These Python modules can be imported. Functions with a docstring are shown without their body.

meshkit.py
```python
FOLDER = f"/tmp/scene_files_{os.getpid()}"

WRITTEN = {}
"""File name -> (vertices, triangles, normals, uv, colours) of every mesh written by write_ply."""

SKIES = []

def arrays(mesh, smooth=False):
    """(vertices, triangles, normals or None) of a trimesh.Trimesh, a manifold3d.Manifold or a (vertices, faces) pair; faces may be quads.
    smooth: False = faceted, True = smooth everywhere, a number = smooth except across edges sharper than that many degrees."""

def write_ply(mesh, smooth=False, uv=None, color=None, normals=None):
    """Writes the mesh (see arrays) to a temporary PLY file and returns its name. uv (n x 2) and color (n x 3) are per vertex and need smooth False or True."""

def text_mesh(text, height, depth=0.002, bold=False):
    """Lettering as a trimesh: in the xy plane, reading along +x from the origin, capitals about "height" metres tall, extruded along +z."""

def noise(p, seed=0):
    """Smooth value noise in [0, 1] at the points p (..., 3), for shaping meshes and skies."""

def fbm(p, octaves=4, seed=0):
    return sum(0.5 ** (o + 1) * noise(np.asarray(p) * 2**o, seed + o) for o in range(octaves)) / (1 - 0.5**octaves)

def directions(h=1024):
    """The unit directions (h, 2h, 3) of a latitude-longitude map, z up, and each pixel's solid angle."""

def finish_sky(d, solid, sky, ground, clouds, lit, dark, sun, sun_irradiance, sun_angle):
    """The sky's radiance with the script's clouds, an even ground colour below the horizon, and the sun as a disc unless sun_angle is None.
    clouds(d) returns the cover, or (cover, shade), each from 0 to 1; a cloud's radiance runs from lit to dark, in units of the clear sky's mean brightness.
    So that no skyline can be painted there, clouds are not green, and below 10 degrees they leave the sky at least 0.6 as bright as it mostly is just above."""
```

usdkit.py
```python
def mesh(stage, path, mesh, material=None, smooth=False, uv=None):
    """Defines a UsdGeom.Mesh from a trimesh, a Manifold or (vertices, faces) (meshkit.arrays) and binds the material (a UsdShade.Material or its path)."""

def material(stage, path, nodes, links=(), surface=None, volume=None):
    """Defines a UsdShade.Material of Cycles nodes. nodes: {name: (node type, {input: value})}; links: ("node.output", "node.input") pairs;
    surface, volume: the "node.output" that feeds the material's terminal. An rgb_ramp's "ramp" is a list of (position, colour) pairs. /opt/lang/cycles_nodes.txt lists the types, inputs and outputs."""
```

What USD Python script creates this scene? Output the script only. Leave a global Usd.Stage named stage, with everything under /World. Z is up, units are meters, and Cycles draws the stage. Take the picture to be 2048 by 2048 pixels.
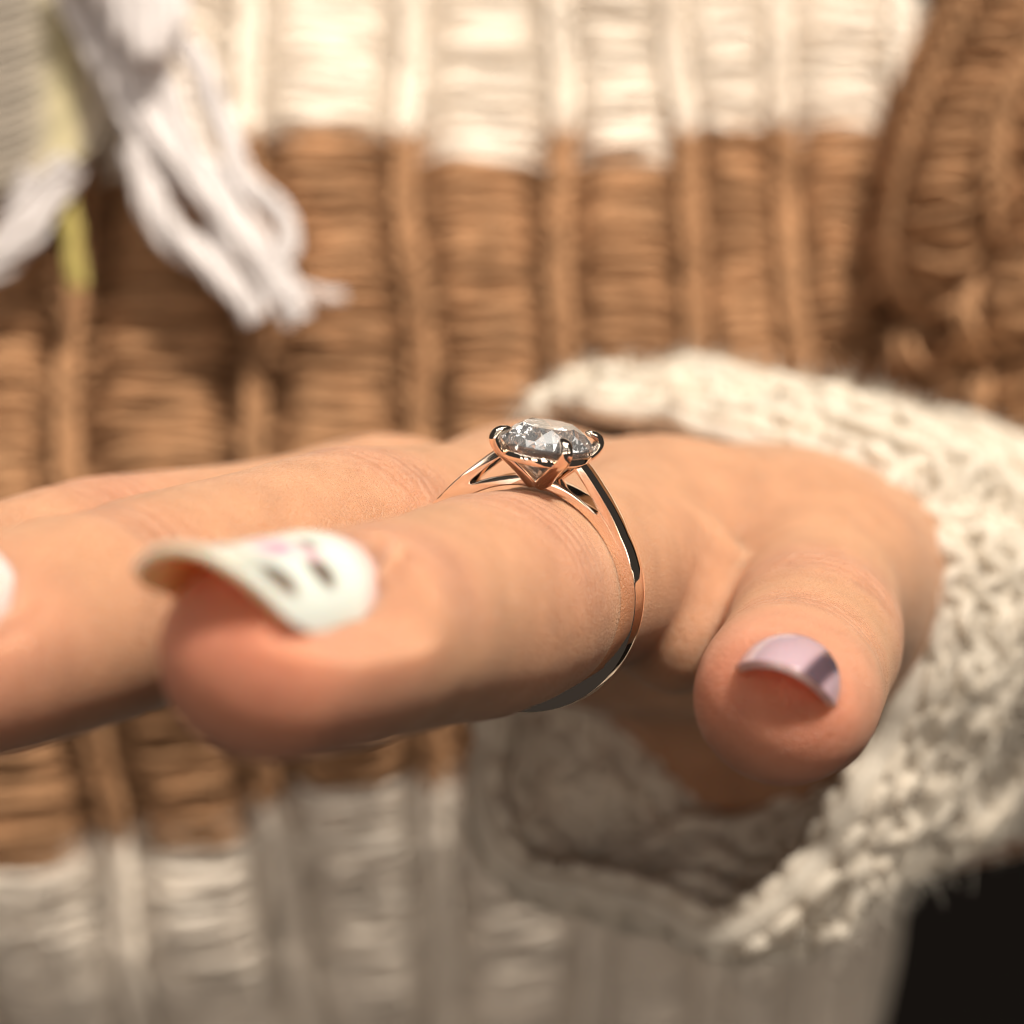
import math, random
import numpy as np, trimesh, shapely, manifold3d
from shapely.geometry import Polygon, Point
from pxr import Usd, UsdGeom, UsdLux, UsdShade, Gf, Sdf, Vt
import usdkit, meshkit

stage = Usd.Stage.CreateInMemory()
UsdGeom.SetStageUpAxis(stage, "Z")
UsdGeom.SetStageMetersPerUnit(stage, 1.0)
UsdGeom.Xform.Define(stage, "/World")
UsdGeom.Scope.Define(stage, "/World/Looks")
rng = np.random.default_rng(7)

# ------------------------------------------------------------------ camera, light, exposure
# Lengths below are millimetres: x to the right, y away from the lens, z up; the stone sits 150 mm from the lens.
TAN = 0.2733
EXPOSURE = 0.5
cam = UsdGeom.Camera.Define(stage, "/World/camera")
cam.AddTranslateOp().Set(Gf.Vec3d(0, -0.150, 0))
cam.AddRotateXOp().Set(90.0)
cam.CreateHorizontalApertureAttr(36.0)
cam.CreateVerticalApertureAttr(36.0)
cam.CreateFocalLengthAttr(18.0 / TAN)
cam.CreateFStopAttr(18.0 / TAN / 4.2)
cam.CreateFocusDistanceAttr(0.1475)
cam.CreateClippingRangeAttr(Gf.Vec2f(0.01, 50))
cam.CreateExposureAttr(EXPOSURE)

SUN = np.array([0.36, -0.48, 0.80]); SUN /= np.linalg.norm(SUN)
SUN_INTENSITY, DOME = 1.12, 0.030
sun = UsdLux.DistantLight.Define(stage, "/World/sun")
sun.CreateIntensityAttr(SUN_INTENSITY)
sun.CreateNormalizeAttr(True)
sun.CreateAngleAttr(5.0)
sun.CreateColorAttr(Gf.Vec3f(1.0, 0.915, 0.79))
sun.AddTransformOp().Set(Gf.Matrix4d().SetRotate(Gf.Rotation(Gf.Vec3d(0, 0, 1), Gf.Vec3d(*map(float, SUN)))))

dome = UsdLux.DomeLight.Define(stage, "/World/sky")
dome_mat = usdkit.material(stage, "/World/Looks/sky", {
    "b": ("background_shader", {"color": (1.0, 0.92, 0.84), "strength": DOME})}, surface="b.background")
UsdShade.MaterialBindingAPI.Apply(dome.GetPrim()).Bind(dome_mat)

def sstep(a, b, x):
    t = np.clip((x - a) / (b - a), 0, 1)
    return t * t * (3 - 2 * t)

used = {}
def numbered(path):
    n = used.get(path, -1) + 1
    used[path] = n
    return path if n == 0 else f"{path}_{n:03d}"

def window(name, at, target, w, h, intensity, color):
    l = UsdLux.RectLight.Define(stage, numbered("/World/" + name))
    l.CreateWidthAttr(w); l.CreateHeightAttr(h); l.CreateIntensityAttr(intensity)
    l.CreateColorAttr(Gf.Vec3f(*color))
    m = Gf.Matrix4d().SetLookAt(Gf.Vec3d(*at), Gf.Vec3d(*target), Gf.Vec3d(0, 0, 1)).GetInverse()
    l.AddTransformOp().Set(m)
# added unseen fill panels behind the camera; the room behind the hand is dark
for gx in (-1.7, -0.95, -0.2, 0.55, 1.3):
    for gz in (-0.12, 0.62, 1.36, 2.1):
        window("added_fill_light", (gx, -1.35, gz), (gx, 0, gz - .3 * (gz > 0)), .42, .42, .8 if gz > 0 else 2.6, (1.0, 0.96, 0.90) if gz > 0 else (1.0, .86, .72))  # lowest row is added to lift undersides and the cuff
# unseen overhead panels added for glints in the stone
for gx in (-1.0, -0.4, 0.2, 0.8):
    for gy in (-0.95, -0.45, 0.05):
        window("added_top_light", (gx, gy, 1.9), (gx, gy + .001, 0), .46, .40, 2.3, (1.0, 0.95, 0.88))

# ------------------------------------------------------------------ helpers
def W(p):
    return (np.asarray(p, float) - [0, 150, 0]) / 1000.0

def at(px, py, d):
    """point (mm) seen at pixel px, py of the 2048 photograph at depth d"""
    return np.array([(px - 1024) / 1024 * TAN * d, d, (1024 - py) / 1024 * TAN * d])

def norm(v):
    v = np.asarray(v, float)
    return v / np.maximum(np.linalg.norm(v, axis=-1, keepdims=True), 1e-12)


def thing(name, label, cat, loc=(0, 0, 0), group=None, kind=None):
    p = numbered("/World/" + name)
    x = UsdGeom.Xform.Define(stage, p)
    tag(x.GetPrim(), label, cat, group, kind)
    return x.GetPrim()

def tag(prim, label=None, cat=None, group=None, kind=None):
    for k, v in (("label", label), ("category", cat), ("group", group), ("kind", kind)):
        if v:
            prim.SetCustomDataByKey(k, v)

def obj(name, mesh, mat, parent=None, smooth=30, color=None, uv=None, kind=None, label=None, extra=None):
    base = str(parent.GetPath()) if parent else "/World"
    p = numbered(base + "/" + name)
    if hasattr(mesh, "vertices"):
        mesh = (np.array(mesh.vertices), np.array(mesh.faces))
    m = usdkit.mesh(stage, p, (W(mesh[0]), mesh[1]), mat, smooth=smooth, uv=uv)
    if color is not None:
        UsdGeom.PrimvarsAPI(m).CreatePrimvar("tint", Sdf.ValueTypeNames.Color3fArray, "vertex").Set(Vt.Vec3fArray.FromNumpy(np.asarray(color, np.float32)))
    for k, v in (extra or {}).items():
        UsdGeom.PrimvarsAPI(m).CreatePrimvar(k, Sdf.ValueTypeNames.Color3fArray, "vertex").Set(Vt.Vec3fArray.FromNumpy(np.asarray(v, np.float32)))
    tag(m.GetPrim(), label, None, None, kind)
    return m.GetPrim()

def catmull(P, n):
    """n points through the control rows P"""
    P = np.asarray(P, float)
    Q = np.vstack([2 * P[0] - P[1], P, 2 * P[-1] - P[-2]])
    t = np.linspace(0, len(P) - 1, n)
    i = np.minimum(t.astype(int), len(P) - 2)
    f = (t - i)[:, None]
    a, b, c, d = Q[i], Q[i + 1], Q[i + 2], Q[i + 3]
    return 0.5 * (2 * b + (c - a) * f + (2 * a - 5 * b + 4 * c - d) * f ** 2 + (3 * b - a - 3 * c + d) * f ** 3)

def catmull_closed(P, n):
    P = np.asarray(P, float)
    m = len(P)
    t = np.linspace(0, m, n, endpoint=False)
    i = t.astype(int)
    f = (t - i)[:, None]
    a, b, c, d = P[(i - 1) % m], P[i % m], P[(i + 1) % m], P[(i + 2) % m]
    return 0.5 * (2 * b + (c - a) * f + (2 * a - 5 * b + 4 * c - d) * f ** 2 + (3 * b - a - 3 * c + d) * f ** 3)

def grid_faces(n, m, closed_m=False, closed_n=False):
    i, j = np.meshgrid(np.arange(n if closed_n else n - 1), np.arange(m if closed_m else m - 1), indexing="ij")
    i2, j2 = (i + 1) % n, (j + 1) % m
    q = np.stack([i * m + j, i2 * m + j, i2 * m + j2, i * m + j2], -1).reshape(-1, 4)
    return np.vstack([q[:, [0, 1, 2]], q[:, [0, 2, 3]]])

def sweep(path, rx, ry, side, n=12, power=2.0, caps=True, closed=False):
    """tube along path; side: vector(s) giving the first axis of the section; rx, ry: half sizes"""
    path = np.asarray(path, float)
    m = len(path)
    T = norm(np.roll(path, -1, 0) - np.roll(path, 1, 0)) if closed else norm(np.gradient(path, axis=0))
    S = np.broadcast_to(np.asarray(side, float), path.shape)
    S = norm(S - (S * T).sum(1, keepdims=True) * T)
    U = np.cross(T, S)
    a = np.arange(n) * 2 * np.pi / n + np.pi / n
    ca, sa = np.cos(a), np.sin(a)
    ca, sa = np.sign(ca) * np.abs(ca) ** (2 / power), np.sign(sa) * np.abs(sa) ** (2 / power)
    rx, ry = np.broadcast_to(rx, (m,)), np.broadcast_to(ry, (m,))
    v = path[:, None] + (rx[:, None] * ca)[..., None] * S[:, None] + (ry[:, None] * sa)[..., None] * U[:, None]
    v = v.reshape(-1, 3)
    f = grid_faces(m, n, True, closed)
    if caps and not closed:
        k = len(v)
        v = np.vstack([v, path[:1], path[-1:]])
        j = np.arange(n); j2 = (j + 1) % n
        e = (m - 1) * n
        f = np.vstack([f, np.stack([np.full(n, k), j, j2], 1)[:, [0, 1, 2]], np.stack([np.full(n, k + 1), e + j2, e + j], 1)])
    t = trimesh.Trimesh(v, f, process=False)
    if t.is_watertight:
        trimesh.repair.fix_normals(t)
    elif t.area > 0:
        pass
    return np.array(t.vertices), np.array(t.faces)

def join(parts):
    V, F, n = [], [], 0
    for v, f in parts:
        V.append(v); F.append(np.asarray(f) + n); n += len(v)
    return np.vstack(V), np.vstack(F)

def fuzz(parent, mat, P, N, length, width=.09):
    """loose fibres standing off a knitted surface"""
    n = len(P)
    D = norm(N * rng.uniform(.15, .9, (n, 1)) + rng.normal(0, .75, (n, 3)))
    Bn = rng.normal(0, .45, (n, 3))
    t = np.linspace(0, 1, 4)
    L = rng.uniform(.4, 1.0, (n, 1)) * length
    pts = P[:, None] + (L[:, None] * (D[:, None] * t[None, :, None] + Bn[:, None] * (t ** 2)[None, :, None]))
    c = UsdGeom.BasisCurves.Define(stage, numbered(str(parent.GetPath()) + "/fuzz"))
    c.CreateTypeAttr("linear"); c.CreateWrapAttr("nonperiodic")
    c.CreateCurveVertexCountsAttr(Vt.IntArray.FromNumpy(np.full(n, 4, np.int32)))
    c.CreatePointsAttr(Vt.Vec3fArray.FromNumpy(W(pts.reshape(-1, 3)).astype(np.float32)))
    c.CreateWidthsAttr(Vt.FloatArray.FromNumpy(np.tile(np.array([1, .9, .7, .3]) * width / 1000, n).astype(np.float32)))
    c.SetWidthsInterpolation("vertex")
    UsdShade.MaterialBindingAPI.Apply(c.GetPrim()).Bind(M[mat])
    tag(c.GetPrim(), None, None, None, "stuff")

def surface_nets(F, origin, h):
    S = F < 0
    nx, ny, nz = F.shape
    cnt = np.zeros((nx - 1, ny - 1, nz - 1), np.int8)
    for a in (0, 1):
        for b in (0, 1):
            for c in (0, 1):
                cnt += S[a:nx - 1 + a, b:ny - 1 + b, c:nz - 1 + c]
    act = (cnt > 0) & (cnt < 8)
    idx = np.full(act.shape, -1, np.int64)
    cells = np.argwhere(act)
    idx[act] = np.arange(len(cells))
    corners = np.array([(a, b, c) for a in (0, 1) for b in (0, 1) for c in (0, 1)])
    vals = np.stack([F[tuple((cells + k).T)] for k in corners], 1)
    acc, n = np.zeros((len(cells), 3)), np.zeros(len(cells))
    for i in range(8):
        for j in range(i + 1, 8):
            if np.abs(corners[i] - corners[j]).sum() == 1:
                a, b = vals[:, i], vals[:, j]
                cross = (a < 0) != (b < 0)
                t = np.where(cross, a / np.where(a == b, 1, a - b), 0)
                acc += np.where(cross[:, None], corners[i] + t[:, None] * (corners[j] - corners[i]), 0)
                n += cross
    V = (cells + acc / n[:, None]) * h + origin
    faces = []
    for ax in range(3):
        sl0, sl1 = [slice(None)] * 3, [slice(None)] * 3
        sl0[ax], sl1[ax] = slice(0, -1), slice(1, None)
        e = np.argwhere(S[tuple(sl0)] != S[tuple(sl1)])
        o1, o2 = [k for k in range(3) if k != ax]
        ok = (e[:, o1] > 0) & (e[:, o2] > 0) & (e[:, o1] < F.shape[o1] - 1) & (e[:, o2] < F.shape[o2] - 1)
        e = e[ok]
        def cell(d1, d2):
            c = e.copy(); c[:, o1] -= d1; c[:, o2] -= d2
            return idx[tuple(c.T)]
        q = np.stack([cell(1, 1), cell(0, 1), cell(0, 0), cell(1, 0)], 1)
        inside = S[tuple(e.T)]
        if ax == 1:
            inside = ~inside
        q[~inside] = q[~inside][:, ::-1]
        faces += [q[:, [0, 1, 2]], q[:, [0, 2, 3]]]
    return V, np.vstack(faces)

def mat(name, nodes, links=(), surface="p.BSDF"):
    return usdkit.material(stage, "/World/Looks/" + name, nodes, links, surface=surface)

# ------------------------------------------------------------------ materials
M = {}
M["skin"] = mat("skin", {
    "tint": ("attribute", {"attribute": "tint"}), "fold": ("attribute", {"attribute": "fold"}), "geo": ("geometry", {}),
    "blotch": ("noise_texture", {"scale": 260, "detail": 3}), "bm": ("map_range", {"from_min": .3, "from_max": .7, "to_min": .88, "to_max": 1.08, "clamp": True}),
    "bmul": ("mix_color", {"blend_type": "multiply", "fac": 1.0, "use_clamp": False}),
    "pores": ("voronoi_texture", {"feature": "distance_to_edge", "scale": 2300, "randomness": 1.0}),
    "pm": ("map_range", {"from_min": 0, "from_max": .18, "to_min": 0, "to_max": 1, "clamp": True}),
    "fine": ("noise_texture", {"scale": 5200, "detail": 3}),
    "mid": ("noise_texture", {"scale": 900, "detail": 3}),
    "h1": ("math", {"math_type": "multiply_add", "value2": .35}), "h2": ("math", {"math_type": "multiply_add", "value2": .7}),
    "b": ("bump", {"strength": 0.9, "distance": 0.00022}),
    "fs": ("separate_color", {}), "wn": ("noise_texture", {"scale": 330, "detail": 3}), "wa": ("math", {"math_type": "multiply_add", "value2": 2.6}), "fc": ("combine_xyz", {}),
    "wv": ("wave_texture", {"scale": .185, "distortion": 0}), "pw": ("math", {"math_type": "power", "value2": .38}), "fk": ("math", {"math_type": "multiply"}), "h3": ("math", {"math_type": "multiply_add", "value2": 1.7}),
    "p": ("principled_bsdf", {"subsurface_method": "random_walk_skin", "subsurface_weight": 1.0, "subsurface_scale": 0.0011, "subsurface_radius": (1.0, 0.36, 0.20),
                              "roughness": 0.40, "specular_ior_level": 0.42, "sheen_weight": 0.06, "sheen_roughness": 0.4}),
}, [("blotch.fac", "bm.value"), ("tint.color", "bmul.a"), ("bm.result", "bmul.b"), ("bmul.result", "p.base_color"),
    ("geo.position", "blotch.vector"), ("geo.position", "pores.vector"), ("geo.position", "fine.vector"), ("geo.position", "mid.vector"),
    ("pores.distance", "pm.value"), ("pm.result", "h1.value1"), ("fine.fac", "h1.value3"), ("mid.fac", "h2.value1"), ("h1.value", "h2.value3"),
    ("fold.color", "fs.color"), ("geo.position", "wn.vector"), ("wn.fac", "wa.value1"), ("fs.r", "wa.value3"), ("wa.value", "fc.x"), ("fc.vector", "wv.vector"), ("wv.fac", "pw.value1"),
    ("pw.value", "fk.value1"), ("fs.g", "fk.value2"), ("fk.value", "h3.value1"), ("h2.value", "h3.value3"), ("h3.value", "b.height"), ("b.normal", "p.normal")])
M["gold"] = mat("rose_gold", {
    "geo": ("geometry", {}), "n": ("noise_texture", {"scale": 2600, "detail": 3}), "b": ("bump", {"strength": .05, "distance": .00002}),
    "p": ("principled_bsdf", {"metallic": 1.0, "roughness": 0.055, "base_color": (0.95, 0.79, 0.66)})},
    [("geo.position", "n.vector"), ("n.fac", "b.height"), ("b.normal", "p.normal")])
M["gold_satin"] = mat("satin_rose_gold", {
    "geo": ("geometry", {}), "n": ("noise_texture", {"scale": 9000, "detail": 2}), "b": ("bump", {"strength": .35, "distance": .00003}),
    "p": ("principled_bsdf", {"metallic": 1.0, "roughness": 0.22, "base_color": (0.93, 0.70, 0.53)})},
    [("geo.position", "n.vector"), ("n.fac", "b.height"), ("b.normal", "p.normal")])
M["diamond"] = mat("diamond", {
    "g": ("glass_bsdf", {"IOR": 2.42, "color": (1, 1, 1)}), "d": ("diffuse_bsdf", {"color": (.9, .9, .92)}), "x": ("mix_closure", {"fac": .06})},
    [("g.BSDF", "x.closure1"), ("d.BSDF", "x.closure2")], surface="x.closure")  # white diffuse share stands in for sunlight scattered inside the stone
M["nail"] = mat("nail_gel", {"tint": ("attribute", {"attribute": "tint"}),
    "p": ("principled_bsdf", {"roughness": 0.16, "specular_ior_level": 0.5, "coat_weight": .5, "coat_roughness": .05, "subsurface_weight": .25, "subsurface_scale": .0006})},
    [("tint.color", "p.base_color")])

def yarn(name, col, var=.18, bump=.5, through=.0):
    M[name] = mat(name, {
        "geo": ("geometry", {}), "n": ("noise_texture", {"scale": 150, "detail": 6, "roughness": .68}), "m": ("map_range", {"from_min": .32, "from_max": .68, "to_min": 1 - 1.5 * var, "to_max": 1 + var}),
        "c": ("mix_color", {"blend_type": "multiply", "fac": 1.0, "a": col, "use_clamp": False}),
        "f": ("noise_texture", {"scale": 2200, "detail": 4}), "b": ("bump", {"strength": bump, "distance": .0006}),
        "p": ("principled_bsdf", {"roughness": .95, "specular_ior_level": .15, "sheen_weight": .25, "sheen_roughness": .5, "sheen_tint": col}), "t": ("translucent_bsdf", {}), "x": ("mix_closure", {"fac": through})},
        [("geo.position", "n.vector"), ("geo.position", "f.vector"), ("n.fac", "m.value"), ("m.result", "c.b"), ("c.result", "p.base_color"), ("f.fac", "b.height"), ("b.normal", "p.normal"), ("c.result", "t.color"), ("p.BSDF", "x.closure1"), ("t.BSDF", "x.closure2")], surface="x.closure")
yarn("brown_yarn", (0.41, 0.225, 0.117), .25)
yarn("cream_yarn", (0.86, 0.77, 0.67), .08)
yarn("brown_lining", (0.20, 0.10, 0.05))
yarn("cuff_yarn", (0.86, 0.79, 0.69), .08, .6, .45)
yarn("cream_lining", (0.80, 0.72, 0.62), .06)
yarn("white_cord", (0.70, 0.65, 0.64), .08)
yarn("yellow_cord", (0.46, 0.38, 0.13), .06)
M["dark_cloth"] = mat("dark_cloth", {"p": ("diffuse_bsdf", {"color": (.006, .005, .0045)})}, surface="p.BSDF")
M["scarf"] = mat("scarf_cloth", {"tint": ("attribute", {"attribute": "tint"}), "p": ("principled_bsdf", {"roughness": .9, "specular_ior_level": .15, "sheen_weight": .15})}, [("tint.color", "p.base_color")])

# ------------------------------------------------------------------ the dark room behind
def box(x0, x1, y0, y1, z0, z1):
    m = trimesh.creation.box([x1 - x0, y1 - y0, z1 - z0]); m.apply_translation([(x0 + x1) / 2, (y0 + y1) / 2, (z0 + z1) / 2])
    return np.array(m.vertices), np.array(m.faces)
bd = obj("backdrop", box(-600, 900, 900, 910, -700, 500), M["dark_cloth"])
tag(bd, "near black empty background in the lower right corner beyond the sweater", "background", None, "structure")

# ------------------------------------------------------------------ the hand
FINGERS = {  # centre line (mm) and half sizes: x, y, z, across, up-down; then roll in degrees
    "ring": ([(14, 189, -4, 9.5, 10), (7.4, 168, -5.2, 8.7, 9.0), (1.0, 150, -6.5, 8.45, 8.4), (-2.4, 141, -7.2, 8.75, 8.25),
              (-6.5, 130, -7.6, 7.8, 7.4), (-9.8, 120, -7.8, 7.5, 7.1), (-12.6, 113.5, -8.1, 7.2, 6.7), (-14.3, 109.5, -8.5, 6.5, 6.1)], 16),
    "middle": ([(1, 192, -2, 10, 10.5), (-6, 175, -3, 9.2, 9.4), (-13.5, 158, -3.6, 9.2, 8.9), (-20.5, 145, -5, 8.5, 8.0), (-27.5, 132, -6.8, 8.0, 7.5),
                (-33.5, 121, -8.6, 7.7, 7.0), (-38, 113, -10, 6.8, 6.2)], 14),
    "index": ([(-14, 198, -2.5, 10, 10), (-26, 186, -4, 9, 9), (-38, 174, -5.6, 9, 8.7), (-47, 161, -8, 8.2, 7.8), (-54, 150, -11, 7.8, 7.3), (-62, 136, -15, 6.8, 6.2)], 8),
    "pinky": ([(31, 191, -6.5, 9, 9), (28.5, 176, -8.6, 7.8, 7.8), (26, 162, -11.0, 7.7, 7.4), (24, 153.5, -12.2, 7.2, 6.8), (22.0, 146, -13.2, 7.1, 6.6), (20.4, 139.5, -13.7, 6.9, 6.3), (19.4, 136, -14.0, 6.3, 5.8)], 20),
    "thumb": ([(6, 234, -10, 11, 11), (-10, 224, -9, 9.5, 9.5), (-26, 214, -8, 8.5, 8.5), (-40, 206, -8, 8.6, 7.5), (-50, 200, -9, 7, 6)], 60),
}
AXIS = norm([0.62, 0.76, -0.03])

class Finger:
    def __init__(self, ctrl, roll, n=30):
        C = catmull(np.array(ctrl, float), n)
        self.p, self.rb, self.ru = C[:, :3], C[:, 3], C[:, 4]
        self.T = norm(np.gradient(self.p, axis=0))
        up = np.array([0, 0, 1.0])
        U = norm(up - (self.T @ up)[:, None] * self.T)
        B = np.cross(U, self.T)
        r = math.radians(roll)
        self.U, self.B = math.cos(r) * U + math.sin(r) * B, math.cos(r) * B - math.sin(r) * U
        self.s = np.r_[0, np.cumsum(np.linalg.norm(np.diff(self.p, axis=0), axis=1))]
        self.L = self.s[-1]

    def field(self, P, full=False):
        """signed distance at P; with full also the arc length along the finger and the angle round it"""
        best = np.full(len(P), 1e9, np.float32)
        if full:
            S, A = np.zeros(len(P)), np.zeros(len(P))
        for i in range(len(self.p) - 1):
            a, d = self.p[i], self.p[i + 1] - self.p[i]
            l = np.linalg.norm(d); f = d / l
            q = P - a
            t = np.clip(q @ d / l ** 2, 0, 1)
            q = q - t[:, None] * d
            rb, ru = self.rb[i] + t * (self.rb[i + 1] - self.rb[i]), self.ru[i] + t * (self.ru[i + 1] - self.ru[i])
            qb, qu, qf = q @ self.B[i], q @ self.U[i], q @ f
            k = np.sqrt((qb / rb) ** 2 + (qu / ru) ** 2 + (qf / (np.minimum(rb, ru) * .97)) ** 2)
            dd = (k - 1) * np.minimum(rb, ru)
            if full:
                m = dd < best
                S[m] = (self.s[i] + t * l)[m]; A[m] = np.arctan2(qb, qu)[m]
            best = np.minimum(best, dd)
        return (best, S, A) if full else best

    def frame(self, s):
        s = np.asarray(s, float)
        c = np.stack([np.interp(s, self.s, self.p[:, k]) for k in range(3)], -1)
        over = np.maximum(s - self.L, 0)[..., None]
        c = c + over * self.T[-1]
        g = lambda X: norm(np.stack([np.interp(s, self.s, X[:, k]) for k in range(3)], -1))
        return c, g(self.T), g(self.B), g(self.U), np.interp(s, self.s, self.rb), np.interp(s, self.s, self.ru)

FG = {k: Finger(*v) for k, v in FINGERS.items()}

def smin(a, b, k):
    h = np.maximum(k - np.abs(a - b), 0) / k
    return np.minimum(a, b) - h * h * k * .25

def cone(P, a, b, ra, rb):
    a, b = np.asarray(a, float), np.asarray(b, float)
    d = b - a
    t = np.clip((P - a) @ d / (d @ d), 0, 1)
    return np.linalg.norm(P - a - t[:, None] * d, axis=1) - (ra + t * (rb - ra))

def build_hand():
    h = 0.62
    lo, hi = np.array([-74.0, 98, -50]), np.array([112.0, 320, 22])
    n = np.ceil((hi - lo) / h).astype(int)
    ax = [lo[k] + h * np.arange(n[k]) for k in range(3)]
    F = np.full(n, 30.0, np.float32)

    def sub(b0, b1):
        i0 = np.clip(np.floor((np.asarray(b0) - lo) / h).astype(int), 0, n - 1)
        i1 = np.clip(np.ceil((np.asarray(b1) - lo) / h).astype(int) + 1, 1, n)
        sl = tuple(slice(a, b) for a, b in zip(i0, i1))
        G = np.stack(np.meshgrid(*[ax[k][sl[k]] for k in range(3)], indexing="ij"), -1).astype(np.float32)
        return sl, G.reshape(-1, 3), G.shape[:3]

    for name, fg in FG.items():
        sl, P, sh = sub(fg.p.min(0) - 15, fg.p.max(0) + 15)
        d = fg.field(P).reshape(sh)
        F[sl] = smin(F[sl], d, 0.9)
    palm = [((-14, 198, -4), (16, 246, -5.5), 9.5, 12.5), ((1, 192, -3.5), (25, 243, -3.5), 10, 12.5), ((14, 189, -4.2), (38, 237, -4), 9.8, 12.5), ((31, 191, -6.2), (50, 230, -7.5), 9, 12), ((23, 190, -5), (44, 234, -5), 8.5, 12),
            ((4, 199, -11), (22, 236, -15), 8.5, 12), ((30, 196, -12), (46, 228, -17), 8.5, 11), ((16, 194, -11.5), (30, 225, -14), 8.5, 10)]
    sl, P, sh = sub((-40, 165, -50), (112, 320, 22))
    d = None
    for a, b, ra, rb in palm:
        c = cone(P, a, b, ra, rb)
        d = c if d is None else smin(d, c, 9.0)
    w0 = np.array([31, 237, -10.0]); c = P - w0
    t = np.clip(c @ AXIS, 0, 90)
    q = c - t[:, None] * AXIS
    side = norm(np.cross(AXIS, [0, 0, 1.0]))
    qs, qz, qa = q @ side, q[:, 2], q @ AXIS
    arm = (np.sqrt((qs / (25 + .05 * t)) ** 2 + (qz / (np.where(qz > 0, 17, 39) + .05 * t)) ** 2 + (qa / 14) ** 2) - 1) * 17
    d = smin(d, arm, 10).reshape(sh)
    F[sl] = smin(F[sl], d, 6.5)
    a, b = at(1385, 1135, 174), at(1352, 1275, 170)
    sl, P, sh = sub(np.minimum(a, b) - 12, np.maximum(a, b) + 12)
    F[sl] = smin(F[sl], cone(P, a, b, 4.6, 5.2).reshape(sh), 1.6)
    V, T = surface_nets(F, lo, h)
    m = trimesh.Trimesh(V, T, process=False)
    trimesh.smoothing.filter_taubin(m, lamb=.5, nu=.52, iterations=8)
    return np.array(m.vertices), np.array(m.faces)

HV, HF = build_hand()

# creases and colour, from each finger's own coordinates
def groove(x, w):
    return np.exp(-(x / w) ** 2)

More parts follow.
